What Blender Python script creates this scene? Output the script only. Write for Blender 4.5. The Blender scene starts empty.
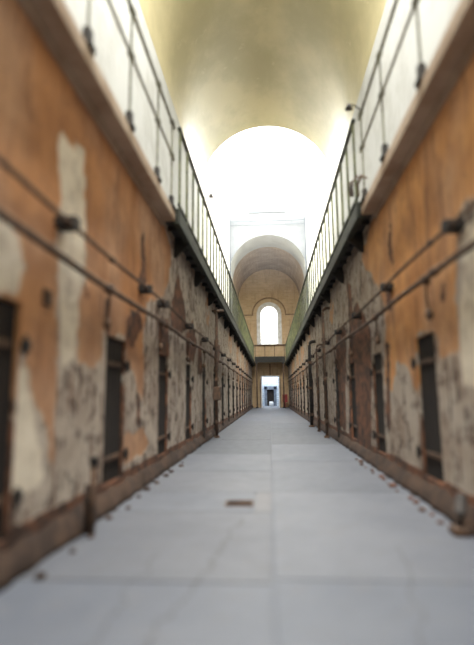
import bpy, bmesh, math, random
import numpy as np
from mathutils import Vector, Matrix
random.seed(7)
C = bpy.context.scene.collection
S = bpy.context.scene

# ------------------------------------------------------------------ camera
F_PX, W, H = 480.0, 474, 645
VPX, VPY, ROLL = 270.5, 395.0, math.radians(1.1)
EYE = 1.3
Fc = Vector(((VPX-W/2)/F_PX, -(VPY-H/2)/F_PX, -1)).normalized()
u0 = Vector((-math.sin(ROLL), math.cos(ROLL), 0))
Uc = (u0 - u0.dot(Fc)*Fc).normalized()
Rc = Fc.cross(Uc)
w2c = Matrix((Rc, Fc, Uc)).transposed()       # columns = world axes in camera space
c2w = w2c.transposed()
cam_d = bpy.data.cameras.new('camera')
cam = bpy.data.objects.new('camera', cam_d); C.objects.link(cam)
cam.matrix_world = Matrix.Translation((0, 0, EYE)) @ c2w.to_4x4()
cam_d.sensor_fit = 'VERTICAL'; cam_d.sensor_height = 36; cam_d.sensor_width = 36
cam_d.lens = F_PX/H*36
cam_d.clip_start = .05; cam_d.clip_end = 500
cam_d.dof.use_dof = True; cam_d.dof.focus_distance = 29
cam_d.dof.aperture_fstop = (cam_d.lens/1000)/0.088
S.camera = cam
def ray(px, py):
    return c2w @ Vector(((px-W/2)/F_PX, -(py-H/2)/F_PX, -1))
def on_wall(px, py, X):                         # pixel -> (along, height) on the plane x = X
    r = ray(px, py); t = X/r.x
    return (t*r.y, EYE+t*r.z)

WX, GX, UX = 1.93, 1.68, 3.3                    # lower wall, gallery edge, upper wall
ZG, ZGT = 4.45, 4.63                            # gallery underside, top
ZM, ZT = 5.65, 6.29                             # middle rail, top rail
ZS, ZC = 11.7, 15.0                             # springing, crown
YB, YV, YV2, YE = -6.0, 23.0, 40.0, 51.5        # back, end of near vault, start of far vault, end wall
YG = 8.3                                        # concrete ledge ends, steel gallery begins

# ------------------------------------------------------------------ materials
def mat(name):
    m = bpy.data.materials.new(name); m.use_nodes = True
    nt = m.node_tree; nt.nodes.clear()
    out = nt.nodes.new('ShaderNodeOutputMaterial'); b = nt.nodes.new('ShaderNodeBsdfPrincipled')
    nt.links.new(b.outputs[0], out.inputs[0])
    return m, nt, b
def N(nt, t, **kw):
    n = nt.nodes.new(t)
    for k, v in kw.items(): setattr(n, k, v)
    return n
def coords(nt, scale=(1, 1, 1)):
    g = N(nt, 'ShaderNodeNewGeometry'); mp = N(nt, 'ShaderNodeMapping')
    mp.inputs['Scale'].default_value = scale
    nt.links.new(g.outputs['Position'], mp.inputs['Vector'])
    return mp.outputs[0]
def noise(nt, vec, scale, detail=5, rough=.55, dist=0.0):
    n = N(nt, 'ShaderNodeTexNoise'); n.inputs['Scale'].default_value = scale
    n.inputs['Detail'].default_value = detail; n.inputs['Roughness'].default_value = rough
    n.inputs['Distortion'].default_value = dist
    nt.links.new(vec, n.inputs['Vector']); return n.outputs['Fac']
def sock(nt, s, v):
    if isinstance(v, (int, float)): s.default_value = v
    elif isinstance(v, tuple): s.default_value = (*v, 1) if len(v) == 3 else v
    else: nt.links.new(v, s)
def math_(nt, op, a, b=0.0, c=None, clamp=False):
    n = N(nt, 'ShaderNodeMath', operation=op); n.use_clamp = clamp
    sock(nt, n.inputs[0], a); sock(nt, n.inputs[1], b)
    if c is not None: sock(nt, n.inputs[2], c)
    return n.outputs[0]
def ramp(nt, fac, lo, hi):
    n = N(nt, 'ShaderNodeMapRange', interpolation_type='SMOOTHSTEP')
    sock(nt, n.inputs[0], fac); n.inputs[1].default_value = lo; n.inputs[2].default_value = hi
    return n.outputs[0]
def mix(nt, fac, a, b, mode='MIX'):
    n = N(nt, 'ShaderNodeMix', data_type='RGBA', blend_type=mode)
    sock(nt, n.inputs[0], fac); sock(nt, n.inputs[6], a); sock(nt, n.inputs[7], b)
    return n.outputs[2]
def bump(nt, b, h, strength=.4, dist=.02):
    n = N(nt, 'ShaderNodeBump'); n.inputs['Strength'].default_value = strength; n.inputs['Distance'].default_value = dist
    nt.links.new(h, n.inputs['Height']); nt.links.new(n.outputs[0], b.inputs['Normal'])
def simple(name, c1, c2, scale=6, rough=.8, metal=0.0, bs=.3, stretch=(1, 1, 1), lo=.35, hi=.65):
    m, nt, b = mat(name); v = coords(nt, stretch)
    n = noise(nt, v, scale, 6, .6)
    nt.links.new(mix(nt, ramp(nt, n, lo, hi), c1, c2), b.inputs['Base Color'])
    b.inputs['Roughness'].default_value = rough; b.inputs['Metallic'].default_value = metal
    if bs: bump(nt, b, n, bs, .01)
    return m
M = {}
M['rust'] = simple('rusty_iron', (.15, .085, .05), (.06, .042, .032), 9, .8)
M['iron'] = simple('dark_iron', (.035, .028, .024), (.012, .011, .011), 7, .65)
M['door'] = simple('dark_door_boards', (.024, .016, .012), (.008, .006, .005), 5, .95, stretch=(4, 4, .6))
M['green'] = simple('green_painted_steel', (.032, .038, .022), (.012, .015, .010), 5, .75)
M['palegreen'] = simple('pale_green_painted_steel', (.12, .135, .055), (.045, .052, .026), 4, .6)
M['railgrey'] = simple('grey_green_pipe', (.21, .22, .17), (.10, .10, .08), 6, .6)
M['deck'] = simple('dark_steel_deck', (.03, .027, .022), (.012, .012, .010), 4, .7)
M['ledge'] = simple('tan_concrete', (.50, .40, .30), (.36, .26, .18), 1.3, .9)
M['plinth'] = simple('crumbling_stone', (.085, .05, .032), (.035, .021, .015), 3.5, .95, bs=.8)
M['rubble'] = simple('broken_brick', (.20, .085, .05), (.11, .07, .05), 7, .95, bs=.6)
M['frame_white'] = simple('white_paint', (.80, .80, .78), (.62, .60, .55), 3, .6)
M['paleframe'] = simple('pale_grey_steel', (.07, .09, .105), (.05, .065, .078), 3, .6)
M['bluestone'] = simple('blue_white_limewash', (.50, .58, .66), (.30, .36, .44), 2.2, .9, lo=.42, hi=.58)
M['slate'] = simple('blue_grey_stone', (.16, .19, .23), (.10, .12, .16), 3, .9)
M['red'] = simple('faded_red_paint', (.42, .06, .06), (.28, .05, .05), 4, .7)
M['white'] = simple('white_plastic', (.8, .8, .8), (.7, .7, .7), 4, .5)

def brick_plaster(name, c1, c2, mortar, stain, sc=1.0, axis='wall'):
    m, nt, b = mat(name)
    g = N(nt, 'ShaderNodeNewGeometry'); sp = N(nt, 'ShaderNodeSeparateXYZ'); nt.links.new(g.outputs['Position'], sp.inputs[0])
    cb = N(nt, 'ShaderNodeCombineXYZ')
    ax = {'wall': ('X', 'Z'), 'vault': ('X', 'Y'), 'side': ('Y', 'Z')}[axis]
    nt.links.new(sp.outputs[ax[0]], cb.inputs[0]); nt.links.new(sp.outputs[ax[1]], cb.inputs[1])
    bt = N(nt, 'ShaderNodeTexBrick'); nt.links.new(cb.outputs[0], bt.inputs[0])
    bt.inputs['Color1'].default_value = (*c1, 1); bt.inputs['Color2'].default_value = (*c2, 1); bt.inputs['Mortar'].default_value = (*mortar, 1)
    bt.inputs['Scale'].default_value = sc; bt.inputs['Brick Width'].default_value = .55; bt.inputs['Row Height'].default_value = .2
    bt.inputs['Mortar Size'].default_value = .02; bt.inputs['Mortar Smooth'].default_value = .6
    v = coords(nt); n1 = noise(nt, v, .5, 6, .6); n2 = noise(nt, coords(nt, (3, 3, .5)), 1.2, 5, .6)
    col = mix(nt, math_(nt, 'MULTIPLY', ramp(nt, n1, .45, .7), .7), bt.outputs[0], stain)
    col = mix(nt, math_(nt, 'MULTIPLY', ramp(nt, n2, .5, .75), .45), col, (stain[0]*.5, stain[1]*.45, stain[2]*.4))
    nt.links.new(col, b.inputs['Base Color']); b.inputs['Roughness'].default_value = .9
    bump(nt, b, math_(nt, 'ADD', n2, math_(nt, 'MULTIPLY', bt.outputs['Fac'], -.6)), .4, .02)
    return m
M['endwall'] = brick_plaster('tan_plastered_brick', (.64, .47, .28), (.54, .38, .22), (.60, .48, .33), (.46, .31, .17))
M['vault2'] = brick_plaster('brown_brick_vault', (.40, .28, .17), (.25, .165, .10), (.52, .42, .30), (.20, .125, .075), axis='vault')
# near vault: aged cream paint over plaster
m, nt, b = mat('aged_cream_vault_plaster')
n1 = noise(nt, coords(nt, (1, .7, 1)), .35, 5, .6); n2 = noise(nt, coords(nt), 1.6, 6, .7)
c = mix(nt, ramp(nt, n1, .38, .62), (.49, .44, .27), (.37, .335, .20))
c = mix(nt, math_(nt, 'MULTIPLY', ramp(nt, n2, .6, .72), .35), c, (.62, .55, .36))
nt.links.new(c, b.inputs['Base Color']); b.inputs['Roughness'].default_value = .38; bump(nt, b, n1, .3, .05)
M['vault'] = m
M['upper'] = simple('white_limewash', (.44, .455, .445), (.37, .375, .36), .8, .8, lo=.4, hi=.7)
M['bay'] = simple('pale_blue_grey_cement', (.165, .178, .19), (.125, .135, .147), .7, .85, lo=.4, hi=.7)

def wall_material(name, white1, white2, orange1, orange2):
    m, nt, b = mat(name)
    at = N(nt, 'ShaderNodeAttribute', attribute_name='paint'); sp = N(nt, 'ShaderNodeSeparateColor'); nt.links.new(at.outputs['Color'], sp.inputs[0])
    v = coords(nt); nf = noise(nt, v, 5.5, 7, .65); nm = noise(nt, v, 1.7, 6, .6, .4)
    vs = coords(nt, (3, 3, .35)); ns = noise(nt, vs, 2.6, 6, .65); nl = noise(nt, v, .45, 4, .5)
    wob = math_(nt, 'ADD', math_(nt, 'MULTIPLY', math_(nt, 'SUBTRACT', nf, .5), .55), math_(nt, 'MULTIPLY', math_(nt, 'SUBTRACT', nm, .5), .75))
    def edge(ch): return ramp(nt, math_(nt, 'ADD', sp.outputs[ch], wob), .44, .56)
    white = mix(nt, ramp(nt, nm, .35, .65), white1, white2)
    white = mix(nt, math_(nt, 'MULTIPLY', ramp(nt, ns, .50, .66), .65), white, (.26, .16, .10))
    orange = mix(nt, ramp(nt, nm, .35, .68), orange1, orange2)
    orange = mix(nt, math_(nt, 'MULTIPLY', ramp(nt, nl, .42, .62), .55), orange, (.62, .42, .29))
    nw = noise(nt, coords(nt, (1, 1, .6)), .95, 6, .65, .6)
    orange = mix(nt, math_(nt, 'MULTIPLY', ramp(nt, nw, .52, .68), .6), orange, (.30, .135, .06))
    orange = mix(nt, math_(nt, 'MULTIPLY', ramp(nt, ns, .52, .68), .6), orange, (.26, .11, .05))
    creamc = mix(nt, ramp(nt, nf, .3, .7), (.88, .80, .66), (.72, .64, .51))
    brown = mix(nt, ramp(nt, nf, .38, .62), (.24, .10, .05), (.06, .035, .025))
    o = edge(0); cr = edge(1); br = edge(2)
    c = mix(nt, o, white, orange)
    c = mix(nt, cr, c, creamc)
    # flaked spots showing brown render, sparser on the orange paint
    fl = ramp(nt, math_(nt, 'ADD', math_(nt, 'MULTIPLY', nf, .55), math_(nt, 'MULTIPLY', ns, .5)), .54, .585)
    fl = math_(nt, 'MULTIPLY', fl, math_(nt, 'SUBTRACT', 1.0, math_(nt, 'MULTIPLY', math_(nt, 'MAXIMUM', o, cr), .8)))
    c = mix(nt, math_(nt, 'MULTIPLY', fl, .8), c, brown)
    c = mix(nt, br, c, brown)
    nt.links.new(c, b.inputs['Base Color']); b.inputs['Roughness'].default_value = .85
    h = math_(nt, 'ADD', math_(nt, 'MULTIPLY', nf, .5), math_(nt, 'SUBTRACT', math_(nt, 'MULTIPLY', o, .35), math_(nt, 'MULTIPLY', math_(nt, 'MAXIMUM', br, fl), .7)))
    bump(nt, b, h, .7, .03)
    return m
M['wall_l'] = wall_material('peeling_left_wall_paint', (.58, .51, .43), (.40, .33, .27), (.58, .275, .11), (.40, .175, .065))
M['wall_r'] = wall_material('peeling_right_wall_paint', (.50, .44, .37), (.40, .32, .25), (.72, .36, .13), (.55, .25, .085))

m, nt, b = mat('worn_concrete_floor')
at = N(nt, 'ShaderNodeAttribute', attribute_name='slab'); sp = N(nt, 'ShaderNodeSeparateColor'); nt.links.new(at.outputs['Color'], sp.inputs[0])
v = coords(nt); n1 = noise(nt, v, .8, 6, .6); n2 = noise(nt, v, 4, 7, .65)
c = mix(nt, ramp(nt, n1, .3, .7), (.145, .163, .198), (.108, .125, .16))
c = mix(nt, math_(nt, 'MULTIPLY', ramp(nt, n2, .5, .75), .3), c, (.20, .19, .185))
c = mix(nt, sp.outputs[0], c, (.19, .165, .14))
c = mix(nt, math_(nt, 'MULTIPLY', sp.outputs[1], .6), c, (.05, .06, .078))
g = N(nt, 'ShaderNodeNewGeometry'); sx = N(nt, 'ShaderNodeSeparateXYZ'); nt.links.new(g.outputs['Position'], sx.inputs[0])
def crack(c, x0, slope, ylo, yhi, w):
    # wandering hairline along the corridor: |x - x0 - slope*y - noise| < w
    t = math_(nt, 'SUBTRACT', sx.outputs[0], math_(nt, 'ADD', x0, math_(nt, 'MULTIPLY', sx.outputs[1], slope)))
    t = math_(nt, 'ABSOLUTE', math_(nt, 'ADD', t, math_(nt, 'MULTIPLY', math_(nt, 'SUBTRACT', noise(nt, v, 1.9, 5, .6), .5), .45)))
    k = math_(nt, 'SUBTRACT', 1.0, ramp(nt, t, w*.4, w))
    k = math_(nt, 'MULTIPLY', k, math_(nt, 'MULTIPLY', math_(nt, 'GREATER_THAN', sx.outputs[1], ylo), math_(nt, 'LESS_THAN', sx.outputs[1], yhi)))
    return mix(nt, math_(nt, 'MULTIPLY', k, .55), c, (.05, .05, .055))
c = crack(c, -1.02, .13, 1.5, 5.4, .022); c = crack(c, -1.05, .02, 1.5, 4.2, .014); c = crack(c, .2, .2, 1.2, 4.5, .014)
nt.links.new(c, b.inputs['Base Color'])
nt.links.new(math_(nt, 'ADD', .42, math_(nt, 'MULTIPLY', n2, .3)), b.inputs['Roughness'])
bump(nt, b, n2, .15, .01); M['floor'] = m

m = bpy.data.materials.new('clear_window_glass'); m.use_nodes = True; nt = m.node_tree; nt.nodes.clear()
o_ = N(nt, 'ShaderNodeOutputMaterial'); mx = N(nt, 'ShaderNodeMixShader'); mx.inputs[0].default_value = .08
tr = N(nt, 'ShaderNodeBsdfTransparent'); gl = N(nt, 'ShaderNodeBsdfGlossy'); gl.inputs['Roughness'].default_value = .05
nt.links.new(tr.outputs[0], mx.inputs[1]); nt.links.new(gl.outputs[0], mx.inputs[2]); nt.links.new(mx.outputs[0], o_.inputs[0]); M['glass'] = m

# ------------------------------------------------------------------ mesh helpers
def add_box(bm, x0, x1, y0, y1, z0, z1, bev=0.0):
    r = bmesh.ops.create_cube(bm, size=1)
    for v in r['verts']:
        v.co = Vector(((x0+x1)/2+v.co.x*abs(x1-x0), (y0+y1)/2+v.co.y*abs(y1-y0), (z0+z1)/2+v.co.z*abs(z1-z0)))
    if bev:
        es = list({e for v in r['verts'] for e in v.link_edges})
        bmesh.ops.bevel(bm, geom=es, offset=bev, segments=2, affect='EDGES', profile=.6)
def add_tube(bm, pts, r, seg=10, cap=True):
    pts = [Vector(p) for p in pts]; rings = []
    for i, p in enumerate(pts):
        d = (pts[min(i+1, len(pts)-1)]-pts[max(i-1, 0)]).normalized()
        a = d.cross(Vector((0, 0, 1)));  a = a if a.length > .1 else d.cross(Vector((1, 0, 0)))
        a.normalize(); q = d.cross(a).normalized()
        rr = r[i] if isinstance(r, (list, tuple)) else r
        rings.append([bm.verts.new(p+rr*(math.cos(2*math.pi*k/seg)*a+math.sin(2*math.pi*k/seg)*q)) for k in range(seg)])
    for a, b_ in zip(rings, rings[1:]):
        for k in range(seg): bm.faces.new((a[k], a[(k+1) % seg], b_[(k+1) % seg], b_[k]))
    if cap: bm.faces.new(rings[0]); bm.faces.new(rings[-1])
def add_prism(bm, poly, axis, a0, a1):
    def P(u, v, a): return {'x': (a, u, v), 'y': (u, a, v), 'z': (u, v, a)}[axis]
    A = [bm.verts.new(P(u, v, a0)) for u, v in poly]; B = [bm.verts.new(P(u, v, a1)) for u, v in poly]
    n = len(poly)
    for i in range(n): bm.faces.new((A[i], A[(i+1) % n], B[(i+1) % n], B[i]))
    bm.faces.new(A); bm.faces.new(B)
def obj(name, bm, m, parent=None, smooth=False, loc=None):
    bmesh.ops.recalc_face_normals(bm, faces=bm.faces)
    me = bpy.data.meshes.new(name); bm.to_mesh(me); bm.free()
    if isinstance(m, str): m = M[m]
    me.materials.append(m)
    if smooth:
        for p in me.polygons: p.use_smooth = True
    o = bpy.data.objects.new(name, me); C.objects.link(o)
    if parent: o.parent = parent
    if loc: o.location = loc
    return o
def tag(o, label, cat, group=None):
    o['label'] = label; o['category'] = cat
    if group: o['group'] = group
    return o
def thing(name, label, cat, loc=(0, 0, 0), group=None):
    o = bpy.data.objects.new(name, None); C.objects.link(o); o.location = loc; o.empty_display_size = .2
    return tag(o, label, cat, group)
def struct(name, bm, m, smooth=False):
    o = obj(name, bm, m, None, smooth); o['kind'] = 'structure'; return o
def BM(): return bmesh.new()
def box(name, m, parent, *a, bev=0.0, smooth=False):
    bm = BM(); add_box(bm, *a, bev=bev); return obj(name, bm, m, parent, smooth)

# ------------------------------------------------------------------ lower walls with painted patches
DW, DZ0, DZ1, PITCH = .75, .28, 2.03, 2.72
def door_ys(s): return [(2.83 if s < 0 else 3.03)+PITCH*k for k in range(17)]
LP = {'o': [
  [(-90,-300),(140,110),(160,213),(168,235),(171,257),(169,281),(163,296),(147,303),(144,330),(142,405),(133,372),(127,366),(125,338),(104,336),(103,366),(77,366),(76,300),(60,285),(57,330),(52,485),(48,430),(33,400),(22,350),(0,342),(-90,330)],
  [(123,438),(143,428),(149,443),(140,458),(123,462)]],
 'c': [[(8,352),(24,372),(38,425),(46,485),(10,500),(-60,520),(-60,352)], [(59,138),(84,152),(84,281),(78,300),(76,366),(62,366),(58,281)], [(-60,180),(20,235),(25,268),(20,296),(-60,300)]],
 'b': [[(178,272),(184,300),(187,327),(179,337),(170,331),(172,300)], [(141,238),(144,238),(146,287),(140,287)],
       [(126,318),(141,306),(143,330),(134,345),(126,345)], [(158,318),(168,318),(170,357),(158,357)],
       [(186,335),(193,318),(197,345),(194,362),(186,362)], [(198,348),(201,342),(203,375),(198,375)], [(84,286),(88,284),(90,300),(86,300)],
       [(104,300),(109,300),(110,337),(104,337)], [(136,395),(140,395),(141,425),(136,425)], [(214,340),(220,345),(219,365),(214,365)]]}
RP = {'o': [[(560,-350),(385,170),(366,240),(361,260),(372,276),(384,300),(386,330),(384,385),(392,395),(398,360),(408,372),(417,390),(417,333),(438,331),(440,358),(450,352),(461,357),(458,300),(459,212),(560,120)]],
 'c': [[(459,225),(560,170),(560,420),(463,385),(459,356)]],
 'b': [[(349,318),(358,300),(366,318),(371,330),(372,455),(349,440)], [(386,345),(390,345),(391,430),(386,430)], [(347,285),(351,283),(353,315),(348,315)],
       [(386,290),(391,286),(392,312),(387,312)], [(336,330),(346,325),(346,430),(336,425)], [(389,222),(391,222),(393,262),(389,262)], [(443,282),(446,290),(445,300),(441,298)]]}
def poly_field(P, poly):
    poly = np.array(poly); n = len(poly); inside = np.zeros(len(P), bool); dist = np.full(len(P), 1e9)
    for i in range(n):
        a = poly[i]; b_ = poly[(i+1) % n]; ab = b_-a
        t = np.clip(((P-a)@ab)/max(ab@ab, 1e-9), 0, 1)
        dist = np.minimum(dist, np.hypot(*(P-(a+t[:, None]*ab)).T))
        cond = (a[1] > P[:, 1]) != (b_[1] > P[:, 1])
        xi = a[0]+(P[:, 1]-a[1])/((b_[1]-a[1]) or 1e-9)*ab[0]
        inside ^= cond & (P[:, 0] < xi)
    return np.clip(.5+np.where(inside, dist, -dist)/.5, 0, 1)
def lower_wall(name, s, polys, m):
    ys = list(np.arange(YB, 20, .07))+list(np.arange(20, YE+.3, .2)); zs = list(np.arange(0, ZG+.01, .07))
    D = door_ys(s)
    for d in D:
        ys = [y for y in ys if min(abs(y-d), abs(y-d-DW)) > .03]+[d, d+DW]
    ys = sorted(ys); zs = sorted([z for z in zs if min(abs(z-DZ0), abs(z-DZ1), abs(z-ZG)) > .03]+[DZ0, DZ1, ZG])
    bm = BM(); V = {}; X = s*WX; rnd = random.Random(3+s)
    for i, y in enumerate(ys):
        for j, z in enumerate(zs): V[i, j] = bm.verts.new((X, y, z))
    def indoor(y, z): return DZ0 < z < DZ1 and any(d < y < d+DW for d in D)
    for i in range(len(ys)-1):
        for j in range(len(zs)-1):
            if not indoor((ys[i]+ys[i+1])/2, (zs[j]+zs[j+1])/2):
                bm.faces.new((V[i, j], V[i+1, j], V[i+1, j+1], V[i, j+1]))
    XR = s*(WX+.14)
    for d in D:                                  # jambs, lintel soffit, sill
        for (a, b_) in (((d, DZ0), (d, DZ1)), ((d, DZ1), (d+DW, DZ1)), ((d+DW, DZ1), (d+DW, DZ0)), ((d+DW, DZ0), (d, DZ0))):
            q = [bm.verts.new((X, *a)), bm.verts.new((X, *b_)), bm.verts.new((XR, *b_)), bm.verts.new((XR, *a))]; bm.faces.new(q)
    add_box(bm, XR, s*3.6, YB, YE+.3, 0, ZG)
    bm.verts.ensure_lookup_table()
    P = np.array([(v.co.y, v.co.z) for v in bm.verts])
    masks = []
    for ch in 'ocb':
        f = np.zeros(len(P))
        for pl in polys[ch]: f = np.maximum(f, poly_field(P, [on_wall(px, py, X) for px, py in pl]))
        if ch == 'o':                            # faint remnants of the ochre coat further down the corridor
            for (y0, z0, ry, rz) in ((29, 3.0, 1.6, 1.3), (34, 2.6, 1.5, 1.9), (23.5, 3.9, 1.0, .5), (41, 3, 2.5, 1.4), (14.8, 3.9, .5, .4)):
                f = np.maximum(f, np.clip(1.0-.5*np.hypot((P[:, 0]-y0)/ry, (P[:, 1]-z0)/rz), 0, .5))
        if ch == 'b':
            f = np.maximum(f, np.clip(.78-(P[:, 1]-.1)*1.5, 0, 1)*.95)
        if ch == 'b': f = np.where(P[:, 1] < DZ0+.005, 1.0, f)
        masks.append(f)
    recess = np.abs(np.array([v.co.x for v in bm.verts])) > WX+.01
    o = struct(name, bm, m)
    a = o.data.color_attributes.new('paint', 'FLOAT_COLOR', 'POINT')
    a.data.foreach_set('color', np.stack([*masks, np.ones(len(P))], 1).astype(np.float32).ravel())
    return o
lower_wall('wall_left', -1, LP, 'wall_l'); lower_wall('wall_right', 1, RP, 'wall_r')

# ------------------------------------------------------------------ floor slabs
bm = BM(); cols = []
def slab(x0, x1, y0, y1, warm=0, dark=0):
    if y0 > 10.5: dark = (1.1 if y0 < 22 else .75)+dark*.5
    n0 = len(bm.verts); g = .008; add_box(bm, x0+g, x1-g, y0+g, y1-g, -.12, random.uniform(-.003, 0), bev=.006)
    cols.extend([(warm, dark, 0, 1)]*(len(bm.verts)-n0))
ry = [-6, -2.8, .4, 3.68, 6.85, 9.9, 13.2, 16.0, 19.5, 23, 27, 31, 35, 39, 43, 47, 51.5]
ly = [-6, -4, -.2, 3.6, 5.68, 6.78, 8.6, 11.0, 14.6, 17.4, 21, 25, 29, 33, 37, 41, 45, 48, 51.5]
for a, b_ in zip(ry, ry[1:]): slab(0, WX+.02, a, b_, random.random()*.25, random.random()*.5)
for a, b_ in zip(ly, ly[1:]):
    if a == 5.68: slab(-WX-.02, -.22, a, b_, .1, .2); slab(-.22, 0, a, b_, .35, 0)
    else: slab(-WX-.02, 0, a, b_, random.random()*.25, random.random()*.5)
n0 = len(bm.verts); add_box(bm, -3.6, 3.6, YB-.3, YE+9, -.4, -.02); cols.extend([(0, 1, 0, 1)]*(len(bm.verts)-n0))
add = len(bm.verts)
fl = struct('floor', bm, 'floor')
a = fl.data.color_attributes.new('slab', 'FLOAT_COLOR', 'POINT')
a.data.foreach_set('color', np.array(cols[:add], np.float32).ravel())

# crumbling stone plinth along each wall foot
for s, side in ((-1, 'left'), (1, 'right')):
    bm = BM(); ys = np.arange(YB, YE, .16); rings = []
    for y in ys:
        p = [(WX+.01, -.02), (WX-.10+random.uniform(-.03, .03), -.02), (WX-.08+random.uniform(-.03, .03), .05+random.uniform(-.02, .02)), (WX-.055+random.uniform(-.02, .02), .15+random.uniform(-.04, .04)), (WX+.01, .25+random.uniform(-.05, .02))]
        rings.append([bm.verts.new((s*x, y, z)) for x, z in p])
    for A, B in zip(rings, rings[1:]):
        for k in range(4): bm.faces.new((A[k], A[k+1], B[k+1], B[k]))
    struct('baseboard_'+side, bm, 'plinth', smooth=True)

# ------------------------------------------------------------------ upper walls, vaults
for s, side in ((-1, 'left'), (1, 'right')):
    bm = BM()
    add_box(bm, s*UX, s*3.6, YB, YV, ZG, ZS)
    add_box(bm, s*UX, s*3.6, YV2, YE+.3, ZG, ZS)
    struct('wall_upper_'+side, bm, 'upper')
    bm = BM(); add_box(bm, s*UX, s*3.6, YV, YV2, ZG, 19.0); struct('wall_bay_'+side, bm, simple('white_bay_plaster', (.82, .82, .76), (.74, .74, .66), .7, .8))
    # walking surface on top of the cells
    bm = BM(); add_box(bm, s*(WX-.005), s*UX, YB, YE, ZG, ZGT); struct('trim_ledge_'+side, bm, 'ledge')
def vault(name, y0, y1, slots, m, step=1.0):
    bm = BM(); ns = 40
    ys = sorted(set(list(np.arange(y0, y1, step))+[y1]+[v for sl in slots for v in sl]))
    def pt(k, r, y):
        t = math.pi*k/ns; return (-math.cos(t)*r, y, ZS+math.sin(t)*r)
    for r, flip in ((UX, 0), (UX+.35, 1)):
        V = {(k, i): bm.verts.new(pt(k, r, y)) for k in range(ns+1) for i, y in enumerate(ys)}
        for i in range(len(ys)-1):
            ym = (ys[i]+ys[i+1])/2; op = any(a < ym < b_ for a, b_ in slots)
            for k in range(ns):
                if op and 17 <= k < 23: continue
                bm.faces.new((V[k, i], V[k+1, i], V[k+1, i+1], V[k, i+1]))
    for y in ():
        for k in range(ns):
            bm.faces.new([bm.verts.new(p) for p in (pt(k, UX, y), pt(k+1, UX, y), pt(k+1, UX+.35, y), pt(k, UX+.35, y))])
    for a, b_ in slots:
        for k in (17, 23): bm.faces.new([bm.verts.new(p) for p in (pt(k, UX, a), pt(k, UX, b_), pt(k, UX+.35, b_), pt(k, UX+.35, a))])
        for y in (a, b_):
            bm.faces.new([bm.verts.new(pt(k, UX, y)) for k in range(17, 24)]+[bm.verts.new(pt(k, UX+.35, y)) for k in range(23, 16, -1)])
    bmesh.ops.remove_doubles(bm, verts=bm.verts, dist=.0005)
    return struct(name, bm, m, smooth=True)
SLOTS = [(-5, -2), (-.5, 2.5), (4, 7), (8.5, 11.5)]
vault('ceiling', YB, YV, SLOTS, 'vault'); vault('ceiling_mouth_glow', YV2+.004, YV2+3.4, [], 'upper', .85); vault('ceiling_far', YV2+3.4, YE, [], 'vault2')  # mouth stretch of the far vault painted white to carry the bay's glow
# walls above the vault mouths on either side of the open-roofed bay
def spandrel(name, y0, y1, top, m):
    bm = BM(); ns = 32; pts = [(-math.cos(math.pi*k/ns)*UX, ZS+math.sin(math.pi*k/ns)*UX) for k in range(ns+1)]
    poly = [(-3.6, ZS), (-3.6, top), (3.6, top), (3.6, ZS)]+list(reversed(pts))
    F_ = []
    for y in (y0, y1):
        L = [bm.verts.new((x, y, z)) for x, z in pts]; T = [bm.verts.new((x*3.6/UX, y, top)) for x, z in pts]
        for k in range(ns): bm.faces.new((L[k], L[k+1], T[k+1], T[k]))
        bm.faces.new([bm.verts.new(p) for p in ((-3.6, y, ZS), (-UX, y, ZS), (-3.6, y, top))]); bm.faces.new([bm.verts.new(p) for p in ((3.6, y, ZS), (UX, y, ZS), (3.6, y, top))])
    bm.faces.new([bm.verts.new(p) for p in ((-3.6, y0, top), (3.6, y0, top), (3.6, y1, top), (-3.6, y1, top))])
    return struct(name, bm, m)
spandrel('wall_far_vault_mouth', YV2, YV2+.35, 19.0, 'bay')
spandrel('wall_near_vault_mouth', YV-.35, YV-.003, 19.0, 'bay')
bm = BM(); add_box(bm, -3.6, 3.6, YB-.3, YB, 0, ZC+.4); struct('wall_back', bm, 'upper')
# mouldings on the white wall above the far vault
bm = BM(); add_box(bm, -1.6, 1.6, YV2-.12, YV2, 17.0, 17.15); add_prism(bm, [(-1.3, 17.15), (1.3, 17.15), (.35, 17.55), (0, 17.7), (-.35, 17.55)], 'y', YV2-.08, YV2)
add_box(bm, -.1, .1, YV2-.1, YV2, 17.6, 18.4); struct('trim_pediment', bm, 'paleframe')
t = thing('roof_truss', 'pale grey steel goalpost frame standing out from the white wall around the far vault mouth', 'truss', (0, 39.7, ZGT))
bm = BM(); add_box(bm, -3.3, 3.3, 0-.05, .05, 11.5, 11.62); add_box(bm, -3.3, 3.3, -.04, .04, 11.15, 11.2)
for k in range(13): add_box(bm, -3.15+k*.525-.02, -3.15+k*.525+.02, -.03, .03, 11.2, 11.5)
obj('crossbeam', bm, 'paleframe', t)
for s in (-1, 1):
    bm = BM(); add_box(bm, s*3.18, s*3.28, -.05, .05, 0, 12.0, bev=.01); add_tube(bm, [(s*3.23, 0, 12.0), (s*3.23, 0, 12.25)], [.08, .01]); obj('post', bm, 'paleframe', t)

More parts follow.
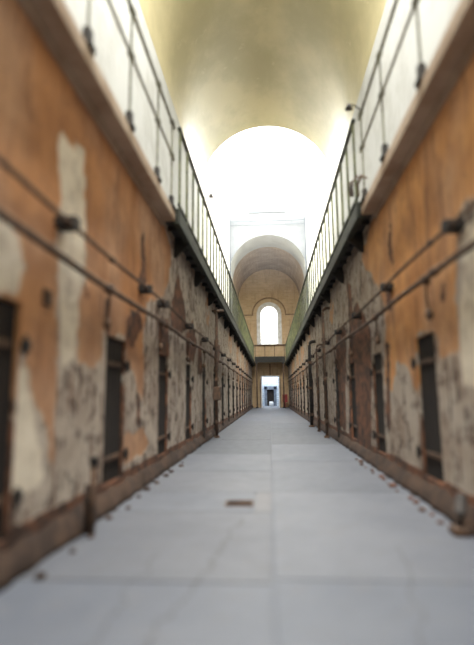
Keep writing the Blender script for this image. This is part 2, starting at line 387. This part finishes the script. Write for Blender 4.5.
# ------------------------------------------------------------------ end wall with arched window and doorway
WZ0, WZS, WR = 6.65, 9.95, 1.0
DXH, DZT = .88, 3.22
bm = BM(); ns = 20
def endface(y):
    A = [(-WR*math.cos(math.pi*k/ns), WZS+WR*math.sin(math.pi*k/ns)) for k in range(ns+1)]
    B = [(x*3.6/WR, 15.4) for x, z in A]
    L = [bm.verts.new((x, y, z)) for x, z in A]; T = [bm.verts.new((x, y, z)) for x, z in B]
    for k in range(ns): bm.faces.new((L[k], L[k+1], T[k+1], T[k]))
    def q(*p): bm.faces.new([bm.verts.new((x, y, z)) for x, z in p])
    for s in (-1, 1):
        q((s*WR, WZS), (s*3.6, 15.4), (s*3.6, WZ0), (s*WR, WZ0)); q((s*3.6, WZ0), (s*DXH, WZ0), (s*DXH, 0), (s*3.6, 0))
    q((-DXH, WZ0), (DXH, WZ0), (DXH, DZT), (-DXH, DZT))
    return A
A = endface(YE); endface(YE+.4)
loop = A+[(WR, WZ0), (-WR, WZ0)]
for lp in (loop, [(-DXH, 0), (-DXH, DZT), (DXH, DZT), (DXH, 0)]):
    for i in range(len(lp)-(0 if lp is loop else 1)):
        a, b_ = lp[i], lp[(i+1) % len(lp)]
        bm.faces.new([bm.verts.new(p) for p in ((a[0], YE, a[1]), (b_[0], YE, b_[1]), (b_[0], YE+.4, b_[1]), (a[0], YE+.4, a[1]))])
bmesh.ops.remove_doubles(bm, verts=bm.verts, dist=.0005); struct('wall_end', bm, 'endwall')
def arch_ring(bm, r0, r1, zb, zs, y0, y1, n=24):
    def path(r): return [(-r, zb)]+[(-r*math.cos(math.pi*k/n), zs+r*math.sin(math.pi*k/n)) for k in range(n+1)]+[(r, zb)]
    P, Q = path(r0), path(r1)
    for y in (y0, y1):
        for i in range(len(P)-1): bm.faces.new([bm.verts.new((x, y, z)) for x, z in (P[i], P[i+1], Q[i+1], Q[i])])
    for R_ in (P, Q):
        for i in range(len(R_)-1):
            a, b_ = R_[i], R_[i+1]; bm.faces.new([bm.verts.new(p) for p in ((a[0], y0, a[1]), (b_[0], y0, b_[1]), (b_[0], y1, b_[1]), (a[0], y1, a[1]))])
    bmesh.ops.remove_doubles(bm, verts=bm.verts, dist=.0005)
win = bpy.data.objects.new('window_1', None); C.objects.link(win); win.location = (0, YE, WZ0); win['kind'] = 'structure'
def wobj(name, bm, m): o = obj(name, bm, m, win); o.location = (0, -YE, -WZ0); return o
bm = BM(); arch_ring(bm, .99, 1.34, WZ0, WZS, YE-.08, YE+.0); wobj('window_surround', bm, 'frame_white')
bm = BM(); arch_ring(bm, .90, 1.0, WZ0, WZS, YE+.2, YE+.28); add_box(bm, -1, 1, YE+.2, YE+.28, WZ0, WZ0+.1); wobj('window_frame', bm, 'frame_white')
bm = BM(); bm.faces.new([bm.verts.new((x, YE+.24, z)) for x, z in [(-.93, WZ0)]+[(-.93*math.cos(math.pi*k/20), WZS+.93*math.sin(math.pi*k/20)) for k in range(21)]+[(.93, WZ0)]]); wobj('pane', bm, 'glass')
bm = BM(); add_box(bm, .80, .86, YE+.12, YE+.18, WZ0, WZ0+2.9); wobj('window_bar', bm, 'iron')
bm = BM(); add_box(bm, -1.6, 1.6, YE-.16, YE+.2, WZ0-.12, WZ0); wobj('window_sill', bm, 'rust')
bm = BM(); arch_ring(bm, 1.72, 1.86, WZS-.02, WZS+.02, YE-.1, YE+.0)
for s in (-1, 1): add_box(bm, s*1.72, s*3.3, YE-.1, YE, WZS-.12, WZS+.02)
struct('trim_hood_mould', bm, simple('brown_moulding', (.30, .20, .11), (.22, .14, .08), 3))
bm = BM()
for s in (-1, 1): add_box(bm, s*DXH, s*(DXH+.12), YE-.06, YE, 0, DZT)
add_box(bm, -DXH-.12, DXH+.12, YE-.06, YE, DZT, DZT+.14); struct('trim_doorway_end', bm, 'frame_white')
# open door leaves folded back against the end wall
for s, side in ((-1, 'left'), (1, 'right')):
    t = thing('iron_gate_leaf', 'dark iron gate leaf folded back against the end wall on the %s of the doorway' % side, 'gate', (s*1.03, YE-.08, -.08))
    box('gate_panel', 'rust', t, -.02, .02, -.78, -.02, .08, 3.1)
    for z in (.6, 1.6, 2.6): box('gate_strap', 'iron', t, -s*.02, -s*.045, -.76, -.02, z, z+.07)

# yard beyond the doorway; side walls and roof added to limit its light
YR = 58.5
bm = BM()
for s in (-1, 1): add_box(bm, s*2.4, s*2.6, YE+.4, YR, 0, 4.4)
add_box(bm, -2.6, 2.6, YE+.4, YE+3.2, 4.4, 4.6); struct('wall_beyond_shade_box', bm, 'bluestone')
bm = BM()
for s in (-1, 1): add_box(bm, s*.42, s*2.6, YR, YR+.3, 0, 4.4)
add_box(bm, -.42, .42, YR, YR+.3, 1.95, 4.4); struct('wall_beyond', bm, brick_plaster('blue_white_blocks', (.62, .70, .78), (.42, .50, .60), (.26, .30, .36), (.45, .52, .60), sc=.8))
bm = BM()
for s in (-1, 1): add_box(bm, s*.42, s*.72, YR-.12, YR, 0, 2.3)
add_box(bm, -.8, .8, YR-.12, YR, 1.98, 2.35); struct('trim_doorway_beyond', bm, 'slate')
bm = BM(); add_box(bm, -.42, .42, YR+.15, YR+.2, 0, 1.95); struct('door_35', bm, 'door')
t = thing('white_barrel', 'small white barrel on the floor seen through the end doorway', 'barrel', (.08, YR-1.2, -.02))
bm = BM(); add_tube(bm, [(0, 0, 0), (0, 0, .05), (0, 0, .3), (0, 0, .5), (0, 0, .55)], [.2, .23, .26, .23, .2], 16); obj('barrel_body', bm, 'white', t, True)
bm = BM(); add_tube(bm, [(0, 0, .55), (0, 0, .58)], [.19, .19], 16); obj('lid', bm, 'paleframe', t)

# ------------------------------------------------------------------ cell doors
def make_door(n, s, y):
    root = bpy.data.objects.new('door_%d' % n, None); C.objects.link(root)
    root.location = (s*WX, y, DZ0); root['kind'] = 'structure'
    return root
for s in (-1, 1):
    protos = None
    for k, y in enumerate(door_ys(s)):
        root = make_door((1 if s < 0 else 18)+k, s, y)
        if protos is None:
            protos = []
            hgt = DZ1-DZ0
            bm = BM()
            for i in range(5): add_box(bm, s*.035, s*.085, .012+i*.145, .012+(i+1)*.145-.006, .01, hgt-.01, bev=.005)
            add_box(bm, s*.06, s*.12, .005, DW-.005, .005, hgt-.005); protos.append(obj('door_leaf', bm, 'door', root))
            for z in (.28, 1.42):
                bm = BM(); add_box(bm, s*.018, s*.04, .03, DW-.08, z-.03, z+.03, bev=.005)
                for q in (.15, .4, .6): add_box(bm, s*.008, s*.02, q-.015, q+.015, z-.015, z+.015)
                protos.append(obj('strap_hinge', bm, 'rust', root))
                bm = BM(); add_box(bm, -s*.05, s*.02, DW+.01, DW+.09, z-.045, z+.045, bev=.012); add_tube(bm, [(-s*.045, DW+.0, z-.08), (-s*.045, DW+.0, z+.08)], .018, 8)
                protos.append(obj('hinge_pin', bm, 'iron', root))
            bm = BM(); add_tube(bm, [(-s*.055, -.06, -.15), (-s*.055, -.06, hgt+.12)], .024, 8)
            for z in (.05, .5, 1.0, 1.55): add_box(bm, -s*.09, 0, -.09, -.02, z, z+.07, bev=.01)
            bar = obj('lock_bar', bm, 'iron', root)
            bar2 = bar
        else:
            for p in protos:
                c = p.copy(); C.objects.link(c); c.parent = root
            if k >= 4:
                c = bar2.copy(); C.objects.link(c); c.parent = root
                c.scale.z = random.uniform(.9, 1.15)
        if k == 0 and True: pass
    # the first door keeps no lock bar in view; it stays with door one

# ------------------------------------------------------------------ galleries
for s, side in ((-1, 'left'), (1, 'right')):
    bm = BM(); add_box(bm, s*GX, s*(WX-.006), YB, YG, ZG, ZGT, bev=.015)
    add_box(bm, s*(WX-.05), s*(WX-.002), YB, YG, ZG-.07, ZG-.001)
    struct('trim_gallery_ledge_'+side, bm, 'ledge')
    # near pipe railing
    t = thing('pipe_railing', 'grey pipe railing with one middle rail on the near %s concrete ledge' % side, 'railing', (s*(GX+.03), 0, ZGT))
    bm = BM(); add_tube(bm, [(0, YB, ZT-ZGT), (0, YG, ZT-ZGT)], .028, 8); obj('top_rail', bm, 'railgrey', t, True)
    bm = BM(); add_tube(bm, [(0, YB, ZM-ZGT), (0, YG, ZM-ZGT)], .022, 8); obj('middle_rail', bm, 'railgrey', t, True)
    ps = [-4.6, -3.1, -1.6, -.2, 1.25, 2.7, 4.1, 5.5, 7.0, 8.1] if s < 0 else [-3.8, -2.0, -.3, 1.4, 3.15, 4.9, 6.6, 8.1]
    for y in ps:
        bm = BM(); add_tube(bm, [(0, y, 0), (0, y, ZT-ZGT)], .018, 8)
        for z in (ZM-ZGT, ZT-ZGT): add_tube(bm, [(0, y-.05, z), (0, y+.05, z)], .042, 10)
        pt_ = obj('post', bm, 'railgrey', t)
        bm = BM(); add_box(bm, -.07, .07, y-.10, y+.06, 0, .04, bev=.01); add_box(bm, -.04, .04, y-.05, y+.05, .04, .22, bev=.01); add_box(bm, -.03, .03, y+.03, y+.14, .02, .12, bev=.01)
        f = obj('foot_bracket', bm, 'iron', pt_)
    # steel gallery
    t = thing('steel_gallery', 'dark steel gallery on brackets running down the far %s wall' % side, 'gallery', (s*WX, YG, ZG))
    bm = BM(); L = YE-YG
    e0, e1 = -s*(WX-1.60), -s*(WX-1.66)
    add_box(bm, e0, e1, 0, L, -.02, .24); add_box(bm, e0-s*(-.0), e0+s*.12, 0, L, .22, .25); add_box(bm, e0, e0+s*.12, 0, L, -.04, -.01)
    obj('edge_beam', bm, 'green', t)
    bm = BM(); add_box(bm, e1, -s*.012, 0, L, .08, .12)
    for y in np.arange(.5, L, .68): add_box(bm, e1, -s*.012, y-.03, y+.03, .0, .08)
    obj('deck', bm, 'deck', t)
    for y in np.arange(1.2, L, 2.72):
        bm = BM(); add_prism(bm, [(-s*.0, -.32), (-s*.05, -.32), (e0+s*.02, -.06), (e0+s*.02, -.0), (-s*.0, -.0)], 'y', y-.03, y+.03); obj('bracket', bm, 'deck', t)
    t = thing('baluster_railing', 'green balustrade with closely set flat bars along the far %s gallery' % side, 'railing', (s*1.62, YG, ZGT+.07))
    hh = ZT-ZGT-.07
    bm = BM(); add_box(bm, -.035, .035, 0, L-1.9, hh-.02, hh+.025, bev=.008); obj('top_rail', bm, 'green', t)
    bm = BM(); add_box(bm, -.02, .02, 0, L-1.9, .06, .11); obj('bottom_rail', bm, 'green', t)
    k = 0; y = .1; pr = None
    while y < L-1.9:
        if pr is None:
            bm = BM(); add_box(bm, -.022, .022, -.02, .02, 0, hh-.02); pr = obj('baluster', bm, 'palegreen', t); pr.location.y = y
        else:
            c = pr.copy(); C.objects.link(c); c.parent = t; c.location.y = y
        y += .78; k += 1
# broken end of the right ledge: twisted strips of steel
t = thing('twisted_steel', 'tangle of bent rusty strips at the end of the near right concrete ledge', 'scrap metal', (1.58, YG, ZGT))
for i in range(5):
    bm = BM(); a = random.uniform(-.1, .1); add_tube(bm, [(a, .1, .22), (a-.06, -.15, .3+random.uniform(0, .1)), (a+random.uniform(-.1, .05), -.4, .3+random.uniform(-.1, .15)), (a, -.6, .24)], .014, 6); obj('strip', bm, 'rust', t)
for s, lab in ((-1, 'left'), (1, 'right')):
    px, py = ((205, 193) if s < 0 else (362, 70)); y = 11.6 if s < 0 else 8.0
    t = thing('bracket_lamp', 'small dark bracket lamp jutting inwards from the %s top rail' % lab, 'lamp', (s*(1.62 if s < 0 else 1.69), y, ZT+.01))
    bm = BM(); add_tube(bm, [(0, 0, 0), (-s*.12, 0, .1), (-s*.2, 0, .1)], .012, 8); obj('arm', bm, 'iron', t, True)
    bm = BM(); add_tube(bm, [(-s*.2, 0, .12), (-s*.2, 0, .08), (-s*.2, 0, .02)], [.02, .04, .07], 12); obj('lamp_shade', bm, 'iron', t, True)

# bridge at the far end
t = thing('footbridge', 'rusty steel footbridge crossing the end wall below the arched window', 'footbridge', (0, 49.6, 4.62))
box('bridge_beam', 'deck', t, -1.58, 1.58, -.1, 0.0, 0, .6)
box('bridge_deck', 'deck', t, -1.58, 1.58, 0, 1.6, .25, .35)
box('top_rail', 'rust', t, -1.9, 1.9, -.08, -.02, 1.75, 1.83)
for k in range(4): box('post', 'rust', t, -1.5+k*1.0-.03, -1.5+k*1.0+.03, -.08, -.02, .6, 1.75)
for s, side in ((-1, 'left'), (1, 'right')):
    t = thing('support_post', 'slim rusty iron post under the %s end of the footbridge' % side, 'post', (s*1.36, 49.55, 0))
    bm = BM(); add_tube(bm, [(0, 0, .1), (0, 0, 4.5)], .07, 10); obj('shaft', bm, 'rust', t, True)
    box('base_plate', 'iron', t, -.13, .13, -.13, .13, 0, .1, bev=.01); box('cap_plate', 'iron', t, -.12, .12, -.12, .12, 4.5, 4.62)
t = thing('red_board', 'small red notice board on a post at the right of the end doorway', 'board', (1.5, 50.6, 0))
box('board', 'red', t, -.26, .26, -.03, .03, .55, 1.35, bev=.01); box('post', 'red', t, -.04, .04, .0, .06, 0, .6)
tag(box('drip_pipe', 'rust', None, -.05, .05, YE-.1, YE, 3.36, 4.6), 'short vertical rusty pipe above the end doorway', 'pipe')

# ------------------------------------------------------------------ wall pipes
def run(s, side, z, r, off, lab, clamp_ys, drops):
    x = s*(WX-off); t = thing('wall_pipe', 'rusty %s horizontal pipe along the %s wall' % (lab, side), 'pipe', (x, 0, z))
    bm = BM(); pts = [(0, y, .018*math.sin(y*1.1+s)+random.uniform(-.006, .006)) for y in np.arange(YB, YE-.5, .9)]
    add_tube(bm, pts, r, 10)
    for y in np.arange(YB+2, YE-2, 3.1): add_tube(bm, [(0, y-.05, .018*math.sin(y*1.1+s)), (0, y+.05, .018*math.sin(y*1.1+s))], r*1.5, 10)
    obj('pipe', bm, 'rust', t, True)
    for y in clamp_ys:
        bm = BM(); h = .062; add_box(bm, -s*.06, s*(off+.0), y-h, y+h, -h, h, bev=.015); add_box(bm, s*.02, s*off, y-.11, y+.11, -.04, .04); obj('clamp', bm, 'iron', t)
    for y in drops:
        bm = BM(); add_box(bm, -s*.03, s*.06, y-.045, y+.045, -.05, .05, bev=.01); add_tube(bm, [(s*.02, y, 0), (s*.02, y+.02, -.2), (s*.03, y+.0, -.38)], .014, 8)
        add_tube(bm, [(s*.03, y, -.34), (s*.03, y, -.42), (s*.03, y, -.48)], [.02, .05, .02], 8); obj('drop_rod', bm, 'rust', t, True)
for s, side in ((-1, 'left'), (1, 'right')):
    D = door_ys(s)
    cl = [4.16, 6.97, 8.15]+[10.9+2.72*k for k in range(14)] if s < 0 else [4.74, 7.5, 10.2]+[12.9+2.72*k for k in range(13)]
    run(s, side, 2.89 if s < 0 else 2.95, .022, .12, 'upper', [1.9]+cl, [])
    run(s, side, 2.54 if s < 0 else 2.62, .034, .10, 'lower', [], [d-(.2 if s < 0 else .1) for d in D])
def standpipe(loc, h, r, hook, lab, box_z=None, s=1):
    t = thing('standpipe', lab, 'pipe', loc)
    pts = [(0, 0, .05), (0, 0, h-.15)]+[(s*.15*(1-math.cos(a)), 0, h-.15+.15*math.sin(a)) for a in (.4, .8, 1.2, 1.57)]+[(s*hook, 0, h)]
    bm = BM(); add_tube(bm, pts, r, 12); obj('pipe', bm, 'iron' if r > .05 else 'rust', t, True)
    for z in (.5, h*.45, h*.75):
        bm = BM(); add_tube(bm, [(0, 0, z-.05), (0, 0, z+.05)], r*1.45, 12); obj('collar', bm, 'rust', t)
    bm = BM(); add_tube(bm, [(0, 0, 0), (0, 0, .06)], r*1.9, 12); obj('flange', bm, 'rust', t)
    if box_z:
        bm = BM(); add_box(bm, -.09, .13, -.2, .2, box_z, box_z+.42, bev=.02); obj('junction_box', bm, 'rust', t)
standpipe((-1.69, 15.2, 0), 4.0, .045, -.23, 'tall rusty standpipe hooked into the left wall with a junction box at chest height', 1.15, s=-1)
standpipe((1.69, 15.1, 0), 4.0, .045, .23, 'tall rusty standpipe rising above the wall pipes on the right wall', s=1)
standpipe((1.66, 20.2, 0), 3.5, .065, .26, 'thick black hooked standpipe furthest down the right wall', s=1)
standpipe((1.70, 17.6, 0), 3.1, .035, .22, 'thin hooked standpipe between the two taller ones on the right wall', s=1)

# low stubs of pipe at the wall foot
t = thing('pipe_stub', 'low rusty pipe stub standing at the foot of the near left wall', 'pipe', (-1.72, 4.7, 0))
bm = BM(); add_tube(bm, [(0, 0, 0), (0, 0, .66)], .028, 10); obj('pipe', bm, 'rust', t, True)
bm = BM(); add_tube(bm, [(0, 0, .64), (0, 0, .72)], .042, 10); obj('pipe_cap', bm, 'iron', t)
bm = BM(); add_tube(bm, [(.01, 0, .3), (-.1, .05, .3)], .02, 8); obj('side_branch', bm, 'iron', t)
bm = BM(); add_tube(bm, [(-.06, .06, 0), (-.07, .07, .45)], .04, 10); obj('lagged_pipe', bm, 'plinth', t, True)
t = thing('pipe_stub', 'dark squat pipe stub leaning at the foot of the near right wall', 'pipe', (1.74, 4.85, 0))
bm = BM(); add_tube(bm, [(0, 0, 0), (.02, 0, .2), (.04, 0, .36)], [.08, .055, .05], 12); obj('pipe', bm, 'iron', t, True)
bm = BM(); add_box(bm, -.08, .08, -.09, .09, 0, .07, bev=.015); obj('base', bm, 'rust', t)

py_, pz_ = on_wall(46, 298, -WX)
tag(box('wall_plate', 'rust', None, -WX, -WX+.03, py_-.07, py_+.07, pz_-.07, pz_+.07, bev=.01), 'small square iron plate fixed on the ochre paint beside the first left door', 'plate')
# floor cover and rubble
t = thing('drain_cover', 'small rusty brown drain cover sunk in the floor slab', 'drain cover', (-.40, 6.08, .0))
box('cover_frame', 'rust', t, -.17, .17, -.15, .15, -.005, .008)
bm = BM()
for k in range(5): add_box(bm, -.14, .14, -.13+k*.055, -.095+k*.055, .008, .014)
obj('grate', bm, 'plinth', t)
def fragment(x, y, sz, m, label, group):
    bm = BM(); bmesh.ops.create_icosphere(bm, subdivisions=2, radius=sz)
    for v in bm.verts:
        v.co = Vector((v.co.x*1.3, v.co.y*1.0, max(v.co.z, -.4*sz)*.8))*(1+random.uniform(-.18, .18))
    lo = min(v.co.z for v in bm.verts)
    o = obj('rubble_fragment', bm, m); o.location = (x, y, -lo-.002); o.rotation_euler.z = random.uniform(0, 6.28)
    tag(o, label, 'rubble', group)
for i in range(16): fragment(random.uniform(1.66, 1.76), 5.2+i*.32+random.uniform(-.1, .1), random.uniform(.015, .045), 'rubble', 'broken lump of red brick lying along the foot of the right wall', 'brick fragments at the right wall foot')
for i in range(12): fragment(random.uniform(-1.76, -1.68), 3.6+i*.55+random.uniform(-.1, .1), random.uniform(.02, .045), 'plinth', 'crumbled lump of brown plaster lying along the foot of the left wall', 'plaster fragments at the left wall foot')

# ------------------------------------------------------------------ light
w = bpy.data.worlds.new('overcast_sky'); S.world = w; w.use_nodes = True
bg = w.node_tree.nodes['Background']; bg.inputs[0].default_value = (.93, .97, 1.0, 1); bg.inputs[1].default_value = 3.0
def daylight(name, x, y, z, sx, sy, power, col=(1, .97, .92)):
    l = bpy.data.lights.new(name, 'AREA'); l.shape = 'RECTANGLE'; l.size = sx; l.size_y = sy; l.energy = power; l.color = col
    o = bpy.data.objects.new(name, l); C.objects.link(o); o.location = (x, y, z); return o
for a, b_ in SLOTS: daylight('skylight_daylight', 0, (a+b_)/2, ZC+.05, 1.4, 2.8, 720)
daylight('open_bay_daylight', 0, (YV+YV2)/2, 19.2, 6.4, YV2-YV, 4800)
daylight('beyond_daylight', 0, YE+5.1, 4.5, 4.4, 3.4, 200, (.85, .93, 1))

# scattering volume added to imitate bloom, high between the two vaults
bm = BM(); add_box(bm, -3.28, 3.28, YV+.01, YV2-.2, 9.2, 18.9)
m = bpy.data.materials.new('added_bloom_haze'); m.use_nodes = True; nt = m.node_tree; nt.nodes.clear()
o_ = N(nt, 'ShaderNodeOutputMaterial'); vs = N(nt, 'ShaderNodeVolumeScatter'); vs.inputs['Density'].default_value = .008; vs.inputs['Anisotropy'].default_value = .2
nt.links.new(vs.outputs[0], o_.inputs['Volume'])
hz = obj('haze', bm, m); hz['kind'] = 'stuff'; tag(hz, 'white haze added to imitate bloom in the open bay between the two vaults', 'haze')

S.view_settings.view_transform = 'Standard'; S.view_settings.look = 'None'; S.view_settings.gamma = 1
S.view_settings.use_curve_mapping = False; S.view_settings.exposure = 0.38
